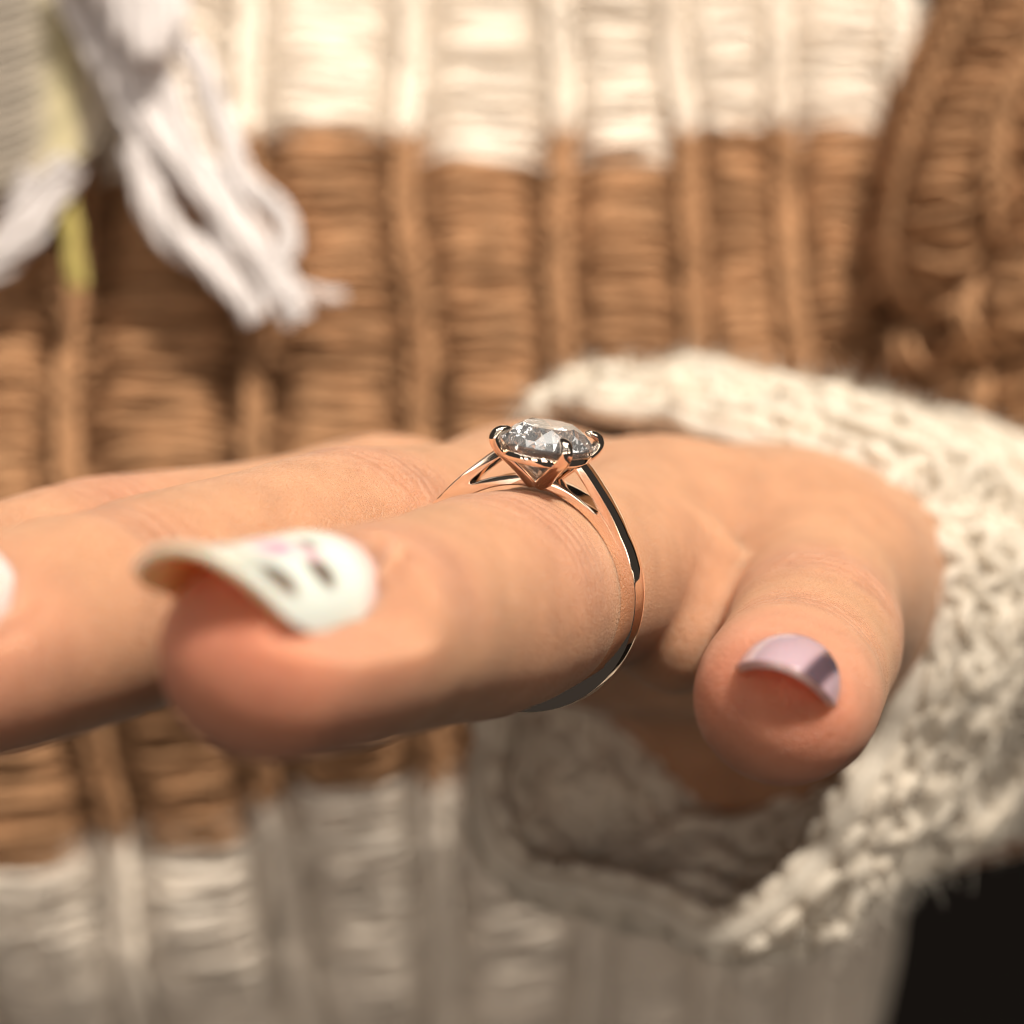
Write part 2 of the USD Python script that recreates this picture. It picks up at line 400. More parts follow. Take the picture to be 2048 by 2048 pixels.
def detail_hand(V, F):
    m = trimesh.Trimesh(V, F, process=False)
    N = np.array(m.vertex_normals)
    disp = np.zeros(len(V))
    red = np.zeros(len(V)); dark = np.zeros(len(V)); nail_shade_red = np.zeros(len(V)); fold = np.zeros((len(V), 3))
    wob = meshkit.noise(V * .35, 3) - .5
    wob2 = meshkit.noise(V * 1.1, 5) - .5
    joints = {"ring": (49.5, 72.0), "middle": (37.5, 67.5), "index": (34, 62), "pinky": (30.5, 46.5)}
    for name, (pip, dip) in joints.items():
        fg = FG[name]
        near = np.where(np.all((V > fg.p.min(0) - 12) & (V < fg.p.max(0) + 12), axis=1))[0]
        d, s, a = fg.field(V[near], True)
        ok = d < 1.2
        near, s, a = near[ok], s[ok], a[ok]
        top = np.clip(np.cos(a) * 1.25 - .05, 0, 1) ** .8
        bottom = np.clip(-np.cos(a) * 1.3, 0, 1)
        w1, w2 = wob[near], wob2[near]
        for k, off in enumerate((-4.6, -2.9, -1.2, .4, 1.9, 3.6)):
            curve = off * (1 - .55 * (1 - np.cos(a))) + w1 * 2.2
            disp[near] -= (.20 + .10 * ((k * 7) % 3)) * .6 * groove(s - pip - curve, .95) * top * (1 + .4 * w2)
        disp[near] += .45 * groove(s - pip, 5) * top
        for k, off in enumerate((-2.4, -.9, .6, 1.9)):
            curve = off * (1 - .5 * (1 - np.cos(a))) + w1 * 1.6
            disp[near] -= (.16 + .07 * (k % 2)) * groove(s - dip - curve, .95) * top * (1 + .4 * w2)
        for j in (pip, dip):
            for off in (-.8, .9):
                disp[near] -= .32 * groove(s - j - off - w1 * 2 , .7) * bottom
        bend = .55 * (1 - np.cos(a))
        for j, spread, k in ((pip, 5.0, 1.0), (dip, 3.0, .8)):
            dd = (s - j) / np.maximum(1 - bend, .3)
            wgt = k * top * np.exp(-(dd / spread) ** 2)
            m = wgt > fold[near, 1]
            fold[near[m]] = np.column_stack([dd[m], wgt[m], 0 * wgt[m]])
        red[near] = np.maximum(red[near], .40 * np.maximum(groove(s - pip, 5), .9 * groove(s - dip, 4)) * top)
        red[near] = np.maximum(red[near], .75 * np.clip((s - (fg.L - 12)) / 14, 0, 1))
        dark[near] = np.maximum(dark[near], .30 * groove(s - pip, 4.5) * top + .25 * groove(s - dip, 3.5) * top)
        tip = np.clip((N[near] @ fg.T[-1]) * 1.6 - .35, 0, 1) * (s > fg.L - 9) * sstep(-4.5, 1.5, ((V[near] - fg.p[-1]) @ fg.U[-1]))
        nail_shade_red[near] = np.maximum(nail_shade_red[near], tip)  # red fingertip skin, with the shade under the nail painted in
    V2 = V + N * disp[:, None]
    base = np.array([0.445, 0.22, 0.12]); rosy = np.array([0.53, 0.20, 0.125]); dk = np.array([0.31, 0.155, 0.092])
    lowf = meshkit.fbm(V * .09, 3, 11) - .5
    red = np.clip(red + .35 * lowf, 0, 1)[:, None]; dark = np.clip(dark, 0, .6)[:, None]
    C = base * (1 - red) + rosy * red
    C = C * (1 - dark) + dk * dark
    nail_shade_red = .36 * nail_shade_red[:, None]
    C = C * (1 - nail_shade_red) + np.array([.56, .12, .055]) * nail_shade_red
    return V2, C, fold

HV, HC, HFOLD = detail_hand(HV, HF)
person = thing("person", "hand of a person with tan skin and painted nails, fingers stretched towards the viewer", "person")

# ---- finger nails
def press(V, fg, s0, s1, width, phi, sink=0.0, shift=0.0, base=1.8, lift=0.0, **_):
    """the nail bed: skin under the plate is pushed down to it"""
    near = np.where(np.all((V > fg.p.min(0) - 12) & (V < fg.p.max(0) + 12), axis=1))[0]
    d, s, a = fg.field(V[near], True)
    ok = (d < 2) & (s > s0 - 1)
    near, s = near[ok], s[ok]
    if not len(near):
        return
    c, T, B, U, rb, ru = fg.frame(s)
    q = V[near] - c
    x, h, e = (q * B).sum(1) - shift, (q * U).sum(1), (q * T).sum(1)
    rn = width / 2 / math.sin(math.radians(phi))
    ru0 = np.interp(np.minimum(s, fg.L - 5), fg.s, fg.ru)
    inside = np.abs(x) < rn * .985
    v = np.degrees(np.arcsin(np.clip(x / rn, -1, 1))) / phi
    on_plate = inside & (np.abs(v) < 1.02) & (s + e > s0 + base * np.minimum(np.abs(v), 1) ** 2.4 + .25)
    top = ru0 + sink - rn + np.sqrt(np.maximum(rn ** 2 - x ** 2, 0)) + lift - .05
    down = np.where(on_plate & (h > top), h - top, 0)
    xv = .93 * rn
    side_top = ru0 + sink - rn + np.sqrt(rn ** 2 - xv ** 2) + .25 - .22 * (np.abs(x) - xv)
    beside = (np.abs(x) >= xv) & (h > side_top)
    down = np.where(beside, np.maximum(down, (h - side_top) * sstep(s0 - .5, s0 + 4.5, s + e)), down)
    V[near] -= down[:, None] * U

def nail(fg, s0, s1, width, phi, painter, sink=0.0, shift=0.0, round_=1.6, round_left=None, tipb=2.3, base=1.8, lift=.25, thick=.55, taper=.12, drop=0.0, arch=1.0, ns=70, na=60, twist=0.0, label=None, sideflat=1.0):
    u = np.linspace(0, 1, ns)[:, None] * np.ones((1, na))
    v = np.linspace(-1, 1, na)[None] * np.ones((ns, 1))
    s = (s0 + base * np.abs(v) ** 2.4) * (1 - u) + (s1 - np.where(v < 0, round_ if round_left is None else round_left, round_) * np.abs(v) ** tipb - 2.2 * np.abs(v) ** 14) * u
    c, T, B, U, rb, ru = fg.frame(s)
    ph = v * math.radians(phi) * (1 - taper * u ** 2) + math.radians(twist)
    rb0, ru0 = np.interp(s, fg.s, fg.rb), np.interp(s, fg.s, fg.ru)
    keep = fg.L - 5.0
    rb0 = np.where(s > keep, np.interp(keep, fg.s, fg.rb), rb0); ru0 = np.where(s > keep, np.interp(keep, fg.s, fg.ru), ru0)
    emerge = -0.45 * np.exp(-(u / .10) ** 2) - .25 * np.abs(v) ** 6 * (1 - u)
    rn = width / 2 / math.sin(math.radians(phi))
    hgt = ru0 + sink
    def surf(off):
        o = off + lift + emerge
        return c + ((rn + o) * np.sin(ph) + shift)[..., None] * B + ((rn + o) * np.cos(ph) + (hgt - rn) - drop * np.maximum(u - .45, 0) ** 2)[..., None] * U
    top, low = surf(thick * (1 - .55 * np.abs(v) ** 4)), surf(0.0)
    f = grid_faces(ns, na)
    k = ns * na
    rim = np.r_[np.arange(na), np.arange(1, ns) * na + na - 1, (ns - 1) * na + np.arange(na - 2, -1, -1), np.arange(ns - 2, 0, -1) * na]
    r2 = np.roll(rim, -1)
    side = np.vstack([np.stack([rim, r2, r2 + k], 1), np.stack([rim, r2 + k, rim + k], 1)])
    V = np.vstack([top.reshape(-1, 3), low.reshape(-1, 3)])
    F = np.vstack([f, f[:, ::-1] + k, side])
    t = trimesh.Trimesh(V, F, process=False); trimesh.repair.fix_normals(t)
    col = np.vstack([painter(u.ravel(), v.ravel(), True), painter(u.ravel(), v.ravel(), False)])
    obj("fingernail", (np.array(t.vertices), np.array(t.faces)), M["nail"], person, smooth=True, color=col, label=label)

def lerp(a, b, t):
    return np.asarray(a) * (1 - t[:, None]) + np.asarray(b) * t[:, None]
def paint_white(u, v, top):
    if not top:
        return lerp((.60, .44, .22), (.72, .62, .36), sstep(.5, 1, u))
    c = lerp((.70, .46, .44), (.66, .65, .60), sstep(.10, .24, u - .08 * v * v))
    for (uu, vv, ru, rv, col, k) in ((.46, .40, .075, .17, (.09, .06, .04), .95), (.78, .42, .105, .19, (.08, .06, .04), .97), (.86, .18, .09, .16, (.34, .31, .24), .7), (.93, -.08, .06, .11, (.13, .10, .05), .9),
                                (.56, .04, .12, .16, (.72, .28, .40), .95), (.42, .20, .06, .12, (.72, .40, .46), .8), (.36, .10, .05, .10, (.16, .12, .09), .8), (.30, -.35, .06, .14, (.2, .17, .1), .7)):
        m = k * (1 - sstep(.55, 1.15, np.sqrt(((u - uu) / ru) ** 2 + ((v - vv) / rv) ** 2)))
        c = lerp(c, np.array(col)[None] * np.ones((len(u), 1)), m) if False else c * (1 - m[:, None]) + np.array(col) * m[:, None]
    return c
def paint_pinky(u, v, top):
    if not top:
        return lerp((.55, .22, .14), (.60, .40, .36), sstep(.6, 1, u))
    c = lerp((.50, .30, .30), (.42, .28, .32), sstep(.1, .4, u))
    m = .9 * (1 - sstep(.5, 1.2, np.abs(v - .56 + .30 * (u - .3)) / .19)) * sstep(.02, .15, u)
    c = c * (1 - m[:, None]) + np.array([.03, .02, .03]) * m[:, None]
    m = .8 * (1 - sstep(.6, 1.2, np.sqrt(((u - .22) / .2) ** 2 + ((v - .78) / .2) ** 2))) * (1 - m)
    c = c * (1 - m[:, None]) + np.array([.80, .74, .66]) * m[:, None]
    m = .8 * (1 - sstep(.6, 1.2, np.abs(u - .17) / .05)) * sstep(-.1, .1, v) * (1 - sstep(.5, .7, v))
    return c * (1 - m[:, None]) + np.array([.45, .36, .16]) * m[:, None]
def paint_pink(u, v, top):
    return lerp((.78, .50, .46), (.82, .62, .60), sstep(.1, .5, u))

NAILS = {
    "ring": (dict(s0=-10.3, s1=6.6, width=9.4, phi=88, sink=-1.3, shift=-2.0, base=3.6, lift=.1), dict(painter=paint_white, thick=.65, drop=-2.6, twist=0, round_=4.2, round_left=2.0, tipb=2.3, label="long white painted fingernail with dark spots and a pink petal")),
    "pinky": (dict(s0=-4.6, s1=7.0, width=7.5, phi=66, sink=-1.35, shift=.25, lift=0), dict(painter=paint_pinky, thick=.6, taper=.04, drop=4.0, round_=3.5, label="lilac fingernail with a dark stripe on the little finger")),
    "middle": (dict(s0=-7.5, s1=9, width=10, phi=60, lift=.12), dict(painter=paint_pink, thick=.65)),
    "index": (dict(s0=-7, s1=9, width=10, phi=58, lift=.12), dict(painter=paint_pink, thick=.65)),
    "thumb": (dict(s0=-7, s1=9, width=12, phi=58, lift=.12), dict(painter=paint_pink, thick=.65)),
}
for k, (a, b) in NAILS.items():
    a["s0"] += FG[k].L; a["s1"] += FG[k].L
    if k != "pinky":
        press(HV, FG[k], **a)
tm = trimesh.Trimesh(HV, HF, process=False)
trimesh.smoothing.filter_taubin(tm, lamb=.5, nu=.52, iterations=3)
HV = np.array(tm.vertices)
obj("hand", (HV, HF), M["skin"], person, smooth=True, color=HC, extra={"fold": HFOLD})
for k, (a, b) in NAILS.items():
    nail(FG[k], **a, **b)

# ------------------------------------------------------------------ the ring
RC = np.array([0.85, 150.0, -6.1])
rf = norm([-0.36, -0.91, -0.135])
u0 = norm(np.array([0, 0, 1.0]) - rf[2] * rf)
b0 = np.cross(u0, rf)
rho = math.radians(13)
RU, RB = math.cos(rho) * u0 + math.sin(rho) * b0, math.cos(rho) * b0 - math.sin(rho) * u0
def rw(p):
    """ring coordinates (across, up, towards the fingertip) to the scene"""
    p = np.asarray(p, float)
    return RC + p[..., :1] * RB + p[..., 1:2] * RU + p[..., 2:3] * rf

ring = thing("diamond_ring", "rose gold solitaire ring with an oval diamond in four claws on the ring finger", "ring")

RI, RO = 8.45, 9.9
def circle(r, n=180):
    a = np.linspace(0, 2 * np.pi, n, endpoint=False)
    return np.stack([r * np.sin(a), r * np.cos(a)], 1)
outer = Polygon(circle(RO))
sh = np.array([(8.6, 4.6), (7.55, 6.45), (6.3, 8.1), (5.0, 9.5), (3.7, 10.75), (2.6, 11.5), (2.3, 10.95), (3.5, 9.95), (4.85, 8.5), (5.9, 7.1), (7.1, 5.0)])
shp = catmull(sh[:6], 30)
inn = catmull(sh[6:], 24)
shoulder_r = Polygon(np.vstack([shp, inn]))
shoulder_l = shapely.affinity.scale(shoulder_r, -1, 1, origin=(0, 0))
top_cut = Polygon([(-6.15, 12), (-6.15, 6.6), (6.15, 6.6), (6.15, 12)])
cap = outer.difference(top_cut)
rail = Polygon(circle(9.25)).intersection(Polygon([(-7, 12), (-7, 5), (7, 5), (7, 12)]))
prof = shapely.union_all([cap, rail, shoulder_r, shoulder_l]).difference(Polygon(circle(RI)))
prof = prof.buffer(.12).buffer(-.24).buffer(.12)

def bevel_extrude(poly, half, c, dome):
    """prism with rounded long edges; the outer outline is raised by dome along the middle"""
    rings = [np.array(poly.exterior.coords)[:-1]] + [np.array(r.coords)[:-1] for r in poly.interiors]
    out = []
    for k, r in enumerate(rings):
        L = np.linalg.norm(np.diff(np.vstack([r, r[:1]]), axis=0), axis=1)
        s = np.r_[0, np.cumsum(L)]
        n = max(24, int(s[-1] / .16))
        q = np.linspace(0, s[-1], n, endpoint=False)
        rr = np.stack([np.interp(q, s, np.r_[r[:, j], r[0, j]]) for j in (0, 1)], 1)
        area = .5 * np.sum(rr[:, 0] * np.roll(rr[:, 1], -1) - np.roll(rr[:, 0], -1) * rr[:, 1])
        if (area > 0) != (k == 0):
            rr = rr[::-1]
        t = norm(np.roll(rr, -1, 0) - np.roll(rr, 1, 0))
        nrm = np.stack([t[:, 1], -t[:, 0]], 1)
        out.append((rr, nrm, k == 0))
    layers = [(-half, -c), (-half + c * .3, -c * .3), (-half + c, 0), (-half * .35, .8), (0.0, 1.0), (half * .35, .8), (half - c, 0), (half - c * .3, -c * .3), (half, -c)]
    V, F, base = [], [], 0
    first, last = [], []
    for rr, nrm, ext in out:
        n = len(rr)
        outwards = (np.linalg.norm(rr, axis=1) > 9.3)[:, None] if ext else np.zeros((n, 1))
        for z, o in layers:
            off = o if o <= 0 else o * dome * outwards
            V.append(np.column_stack([rr + nrm * off, np.full(n, z)]))
        f = grid_faces(len(layers), n, True)
        F.append(f[:, ::-1] + base)
        first.append(base + np.arange(n)); last.append(base + (len(layers) - 1) * n + np.arange(n))
        base += n * len(layers)
    V = np.vstack(V)
    import mapbox_earcut as ec
    pts = np.vstack([V[i][:, :2] for i in last]); ends = np.cumsum([len(i) for i in last]).astype(np.uint32)
    tri = ec.triangulate_float64(pts, ends).reshape(-1, 3).astype(int)
    F += [np.concatenate(last)[tri], np.concatenate(first)[tri][:, ::-1]]
    return V, np.vstack(F)
bv, bf = bevel_extrude(prof, 1.25, .11, .16)
t = trimesh.Trimesh(bv, bf, process=False); trimesh.repair.fix_normals(t)
bv, bf = np.array(t.vertices), np.array(t.faces)
bv[:, 2] *= 1.0 - .16 * sstep(6, 11, bv[:, 1])
obj("band", (rw(bv), bf), M["gold"], ring, smooth=32)

# head: oval gallery rail, four claws, the stone
GB, GF, GU = 3.55, 4.6, 12.1         # girdle half sizes and height
a = np.linspace(0, 2 * np.pi, 96, endpoint=False)
gp = np.stack([(GB - .3) * np.cos(a), np.full(96, GU - 1.0), (GF - .3) * np.sin(a)], 1)
rail_v, rail_f = sweep(gp, .40, .30, np.stack([np.zeros(96), np.ones(96), np.zeros(96)], 1), 14, 3.2, closed=True)
obj("gallery_rail", (rw(rail_v), rail_f), M["gold"], ring, smooth=60)
for sb, sf in ((-1, 1), (1, 1), (1, -1), (-1, -1)):
    cb, cf = GB * .76, GF * .76
    path = catmull(np.array([(sb * .45, 8.75, sf * .75), (sb * 1.0, 9.5, sf * 1.5), (sb * 1.75, 10.35, sf * 2.4), (sb * (cb - .1), 11.25, sf * (cf - .1)), (sb * (cb + .26), 11.95, sf * (cf + .28)),
                             (sb * (cb + .22), 12.5, sf * (cf + .24)), (sb * (cb - .08), 12.8, sf * (cf - .08)), (sb * (cb - .6), 12.98, sf * (cf - .68))]), 44)
    q = np.linspace(0, 1, 44)
    w = np.interp(q, [0, .35, .6, .85, .95, 1], [.66, .62, .52, .44, .34, .10])
    h = np.interp(q, [0, .35, .6, .85, .95, 1], [.50, .42, .40, .34, .26, .08])
    side = norm(np.array([sf * 1.0 * GF * .76, 0, -sb * GB * .76 * 1.0]))
    v, f = sweep(path, w, h, np.array([-cf * sf * sb * sb, 0, cb * sb * sf * sf]) if False else np.array([sf * cf, 0, -sb * cb]), 16, 2.6)
    obj("claw", (rw(v), f), M["gold"], ring, smooth=50)
collar = sweep(np.stack([.75 * np.cos(a), np.full(96, 8.95), 1.0 * np.sin(a)], 1), .3, .3, np.array([0, 1.0, 0]), 10, 2.5, closed=True)
obj("culet_collar", (rw(collar[0]), collar[1]), M["gold"], ring, smooth=60)

def oval_brilliant(hb, hf, hc, hp, table=.57, gt=.035):
    pts = []
    def row(n, r, z, off):
        for k in range(n):
            w = (k + off) * 2 * math.pi / n
            pts.append((r * math.cos(w), r * math.sin(w), z))
    row(12, table, hc, 0)
    row(12, .74, hc * .70, .5)
    row(24, .89, hc * .36, .5)
    row(32, 1.0, 0, 0); row(32, 1.0, -gt, 0)
    for n, r, off in ((24, .84, .5), (16, .64, 0), (12, .44, .5), (8, .24, 0)):
        row(n, r, -gt - hp * (1 - r ** 1.18), off)
    pts.append((0, 0, -gt - hp))
    hull = trimesh.Trimesh(pts).convex_hull
    v = np.array(hull.vertices)
    return np.stack([v[:, 0] * hb, v[:, 2] * hb, v[:, 1] * hf], 1), np.array(hull.faces)
dv, df = oval_brilliant(GB, GF, .38, .84)
dv[:, 1] += GU
t = trimesh.Trimesh(rw(dv), df, process=False); trimesh.repair.fix_normals(t)
obj("diamond", (np.array(t.vertices), np.array(t.faces)), M["diamond"], ring, smooth=False)

# ------------------------------------------------------------------ the sweater: ribs with ladders of loose yarn between them
def torso(x, z):
    y = 306 + .14 * x + .0011 * (x + 10) ** 2
    y = y + np.where(z > 0, .16 * z, 0) + .0042 * np.maximum(-24 - z, 0) ** 2 + .25 * np.maximum(-24 - z, 0)
    return y + 1.6 * np.sin(x * .075 + z * .02) + 1.5 * np.sin(z * .085 + x * .03 + 1) + 1.0 * np.sin(x * .17 - z * .11)
def on_torso(px, py, push=0.0):
    x = z = 0.0; d = 310.0
    for _ in range(12):
        x, _, z = at(px, py, d); d = float(torso(np.array(x), np.array(z)))
    return x, z
def tp(x, z, push=0.0):
    x, z = np.asarray(x, float), np.asarray(z, float)
    e = .5
    y = torso(x, z)
    n = norm(np.stack([(torso(x + e, z) - torso(x - e, z)) / (2 * e), -np.ones_like(y), (torso(x, z + e) - torso(x, z - e)) / (2 * e)], -1))
    return np.stack([x, y, z], -1) + np.asarray(push)[..., None] * n

sweater = thing("knitted_sweater", "brown and cream striped knitted sweater worn by the person behind the hand", "sweater")
wale_px = [-560, -210, 155, 510, 835, 1130, 1385, 1600, 1830]
wales = [on_torso(p, 700)[0] for p in wale_px]
def lean(z):     # ribs drift to the right towards the hem
    return -.035 * (z - 25) + .00012 * (z - 25) ** 2
# band edges measured in the photograph: (pixel x, pixel y of the upper edge, pixel y of the lower edge)
edge_px = np.array([-600, 0, 450, 950, 1500, 1900]); up_py = np.array([330, 310, 292, 262, 240, 205]); low_py = np.array([1760, 1700, 1625, 1530, 1440, 1400])
ex = np.array([on_torso(p, 700)[0] for p in edge_px])
up_z = np.array([on_torso(p, q)[1] for p, q in zip(edge_px, up_py)]); low_z = np.array([on_torso(p, q)[1] for p, q in zip(edge_px, low_py)])
def band_edges(x):
    return np.interp(x, ex, up_z), np.interp(x, ex, low_z)
def course_tilt(z):
    return np.interp(z, [-120, -60, 0, 60], [.10, .10, .0, .03])

lining = {"cream_band": [], "brown_band": [], "cream_band_low": []}
bands = {k: {"ladder": {}, "rib": {}} for k in lining}
ZT, ZB, STEP = 97.0, -150.0, 2.35
def which(x, z, jag):
    u, l = band_edges(x)
    return "cream_band" if z > u + jag else ("brown_band" if z > l + jag else "cream_band_low")
def wander(c, z):
    return 1.0 * np.sin(z * .045 + c * 2.1) + .5 * np.sin(z * .13 + c) - (10 * sstep(20, 70, -z) if c == len(wales) - 1 else 0)
for c in range(len(wales) - 1):
    jag = rng.normal(0, 2.2)
    z = ZT
    while z > ZB:
        z -= STEP * rng.uniform(.55, 1.35)
        w0, w1 = wales[c] + lean(z) + wander(c, z), wales[c + 1] + lean(z) + wander(c + 1, z)
        mid = (w1 - w0) * rng.normal(.5, .05)
        for layer in (0, 1, 2):
            b = which(w0, z, jag + rng.normal(0, .9))
            e = 0.0 if b == "brown_band" else 1.0
            q = np.linspace(0, 1, 14)
            x = w0 + .9 + (w1 - w0 - 1.8) * q
            sag = rng.normal(.7, .8)
            zz = z - layer * STEP * .36 + course_tilt(z) * (x - wales[c]) - sag * 4 * q * (1 - q) + rng.normal(0, .3) + .35 * np.sin(q * rng.uniform(3, 14) + rng.uniform(0, 6))
            wb = 2 - sstep(.09, .27, q) - sstep(.09, .27, 1 - q)
            zz = zz * (1 - .8 * wb) + .8 * wb * (np.round(zz / 2.6 + c * .37 + rng.normal(0, .15)) - c * .37) * 2.6
            push = -3.2 + 1.3 * e + (4.9 - 1.3 * e + rng.normal(0, .3)) * (sstep(.02, .34, q) * sstep(.02, .34, 1 - q)) ** .8 - .7 * layer + .35 * np.sin(q * rng.uniform(5, 12) + rng.uniform(0, 6))
            r = rng.uniform(.7, 1.02) * (.30 + .25 * e + (.68 - .25 * e) * sstep(.08, .3, q) * sstep(.08, .3, 1 - q))
            v, f = sweep(tp(x, zz, push), r, r, np.array([0, 0, 1.0]), 6, caps=False)
            bands[b]["ladder"].setdefault(c, []).append((v, f))
for c, wx in enumerate(wales):
    jag = rng.normal(0, 1.8)
    z = ZT
    while z > ZB:
        z -= 1.9 * rng.uniform(.8, 1.2)
        for s in (-1, 1):
            x = wx + lean(z) + wander(c, z) + s * np.array([.1, .7, 1.25, 1.5, 1.2]) + rng.normal(0, .18)
            zz = z + np.array([-1.7, -.8, .2, 1.0, 1.7]) + rng.normal(0, .15)
            push = np.array([.6, 1.3, 1.3, .6, -.8]) + rng.normal(0, .25)
            v, f = sweep(catmull(tp(x, zz, push), 7), .78, .72, np.array([1.0, 0, 0]), 6, caps=False)
            b = which(wx, z, jag)
            bands[b]["rib"].setdefault(c, []).append((v, f))
        # the purl loops beside the rib, deeper and broken by holes
        for s in (-1, 1):
            if rng.random() < .7:
                x = wx + lean(z) + wander(c, z) + s * (2.9 + np.array([-1.0, -.2, .5, 1.2])) + rng.normal(0, .3)
                zz = z + np.array([.3, -.5, -.6, .4]) + rng.normal(0, .3)
                v, f = sweep(catmull(tp(x, zz, np.array([-1.6, -.7, -.6, -1.5]) + rng.normal(0, .5)), 6), .6, .6, np.array([0, 0, 1.0]), 5, caps=False)
                bands[which(wx, z, jag)]["rib"].setdefault(c, []).append((v, f))
names = {"cream_band": "cream_band", "brown_band": "brown_band", "cream_band_low": "cream_band"}
for b, d in bands.items():
    matn = "brown_yarn" if b == "brown_band" else "cream_yarn"
    # lining behind the loose yarn
    nx, nz = 70, 50
    xs = np.linspace(wales[0] - 5, wales[-1] + 9, nx)
    u, l = band_edges(xs)
    z1 = np.full(nx, ZT) if b == "cream_band" else (u if b == "brown_band" else l)
    z0 = u if b == "cream_band" else (l if b == "brown_band" else np.full(nx, ZB))
    Z = z1[:, None] + (z0 - z1)[:, None] * np.linspace(0, 1, nz)
    X = xs[:, None] + lean(Z) - 10 * sstep(20, 70, -Z) * sstep(wales[-2], wales[-1], xs)[:, None]
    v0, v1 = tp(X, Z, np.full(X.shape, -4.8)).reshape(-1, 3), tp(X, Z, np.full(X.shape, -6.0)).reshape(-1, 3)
    f = grid_faces(nx, nz)
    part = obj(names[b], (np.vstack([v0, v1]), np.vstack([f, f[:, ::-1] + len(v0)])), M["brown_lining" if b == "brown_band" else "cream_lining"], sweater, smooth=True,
               label={"cream_band": "upper cream stripe", "brown_band": "wide brown stripe", "cream_band_low": "lower cream stripe in the shade"}[b])
    k = 14000
    fx = rng.uniform(wales[1], wales[-1] - 12, k)
    fu, fl = band_edges(fx)
    hi = np.full(k, 94.0) if b == "cream_band" else (fu if b == "brown_band" else fl)
    lo = fu if b == "cream_band" else (fl if b == "brown_band" else np.full(k, -110.0))
    fz = lo + (hi - lo) * rng.uniform(-.02, 1.02, k)
    p0, p1 = tp(fx, fz, np.full(k, -.5)), tp(fx, fz, np.full(k, 2.0))
    fuzz(part, matn, p0 + (p1 - p0) * rng.uniform(0, 1, (k, 1)), norm(p1 - p0), 3.4)
    for c, parts in sorted(d["rib"].items()):
        obj("rib", join(parts), M[matn], part, smooth=60)
    for c, parts in sorted(d["ladder"].items()):
        obj("ladder_stitches", join(parts), M[matn], part, smooth=60, kind="stuff")

# side seam edge of the sweater, lower right, and the brown upper sleeve
def knit_relief(U, V, pu, pv):
    """height 0..1 of stocking stitch: columns pu wide, rows pv high"""
    cu = (U / pu) % 1.0
    side = np.where(cu < .5, 1, -1)
    w = (cu % .5) / .5
    row = (V / pv + side * (w - .5) * .55) % 1.0
    return (np.sin(np.pi * w) ** .6) * (np.sin(np.pi * row) ** .7)

def tube_cloth(C, rad, nt, start, cover, disp, thick=1.6):
    """open cloth tube: C centre line points, rad(t,a)"""
    pass

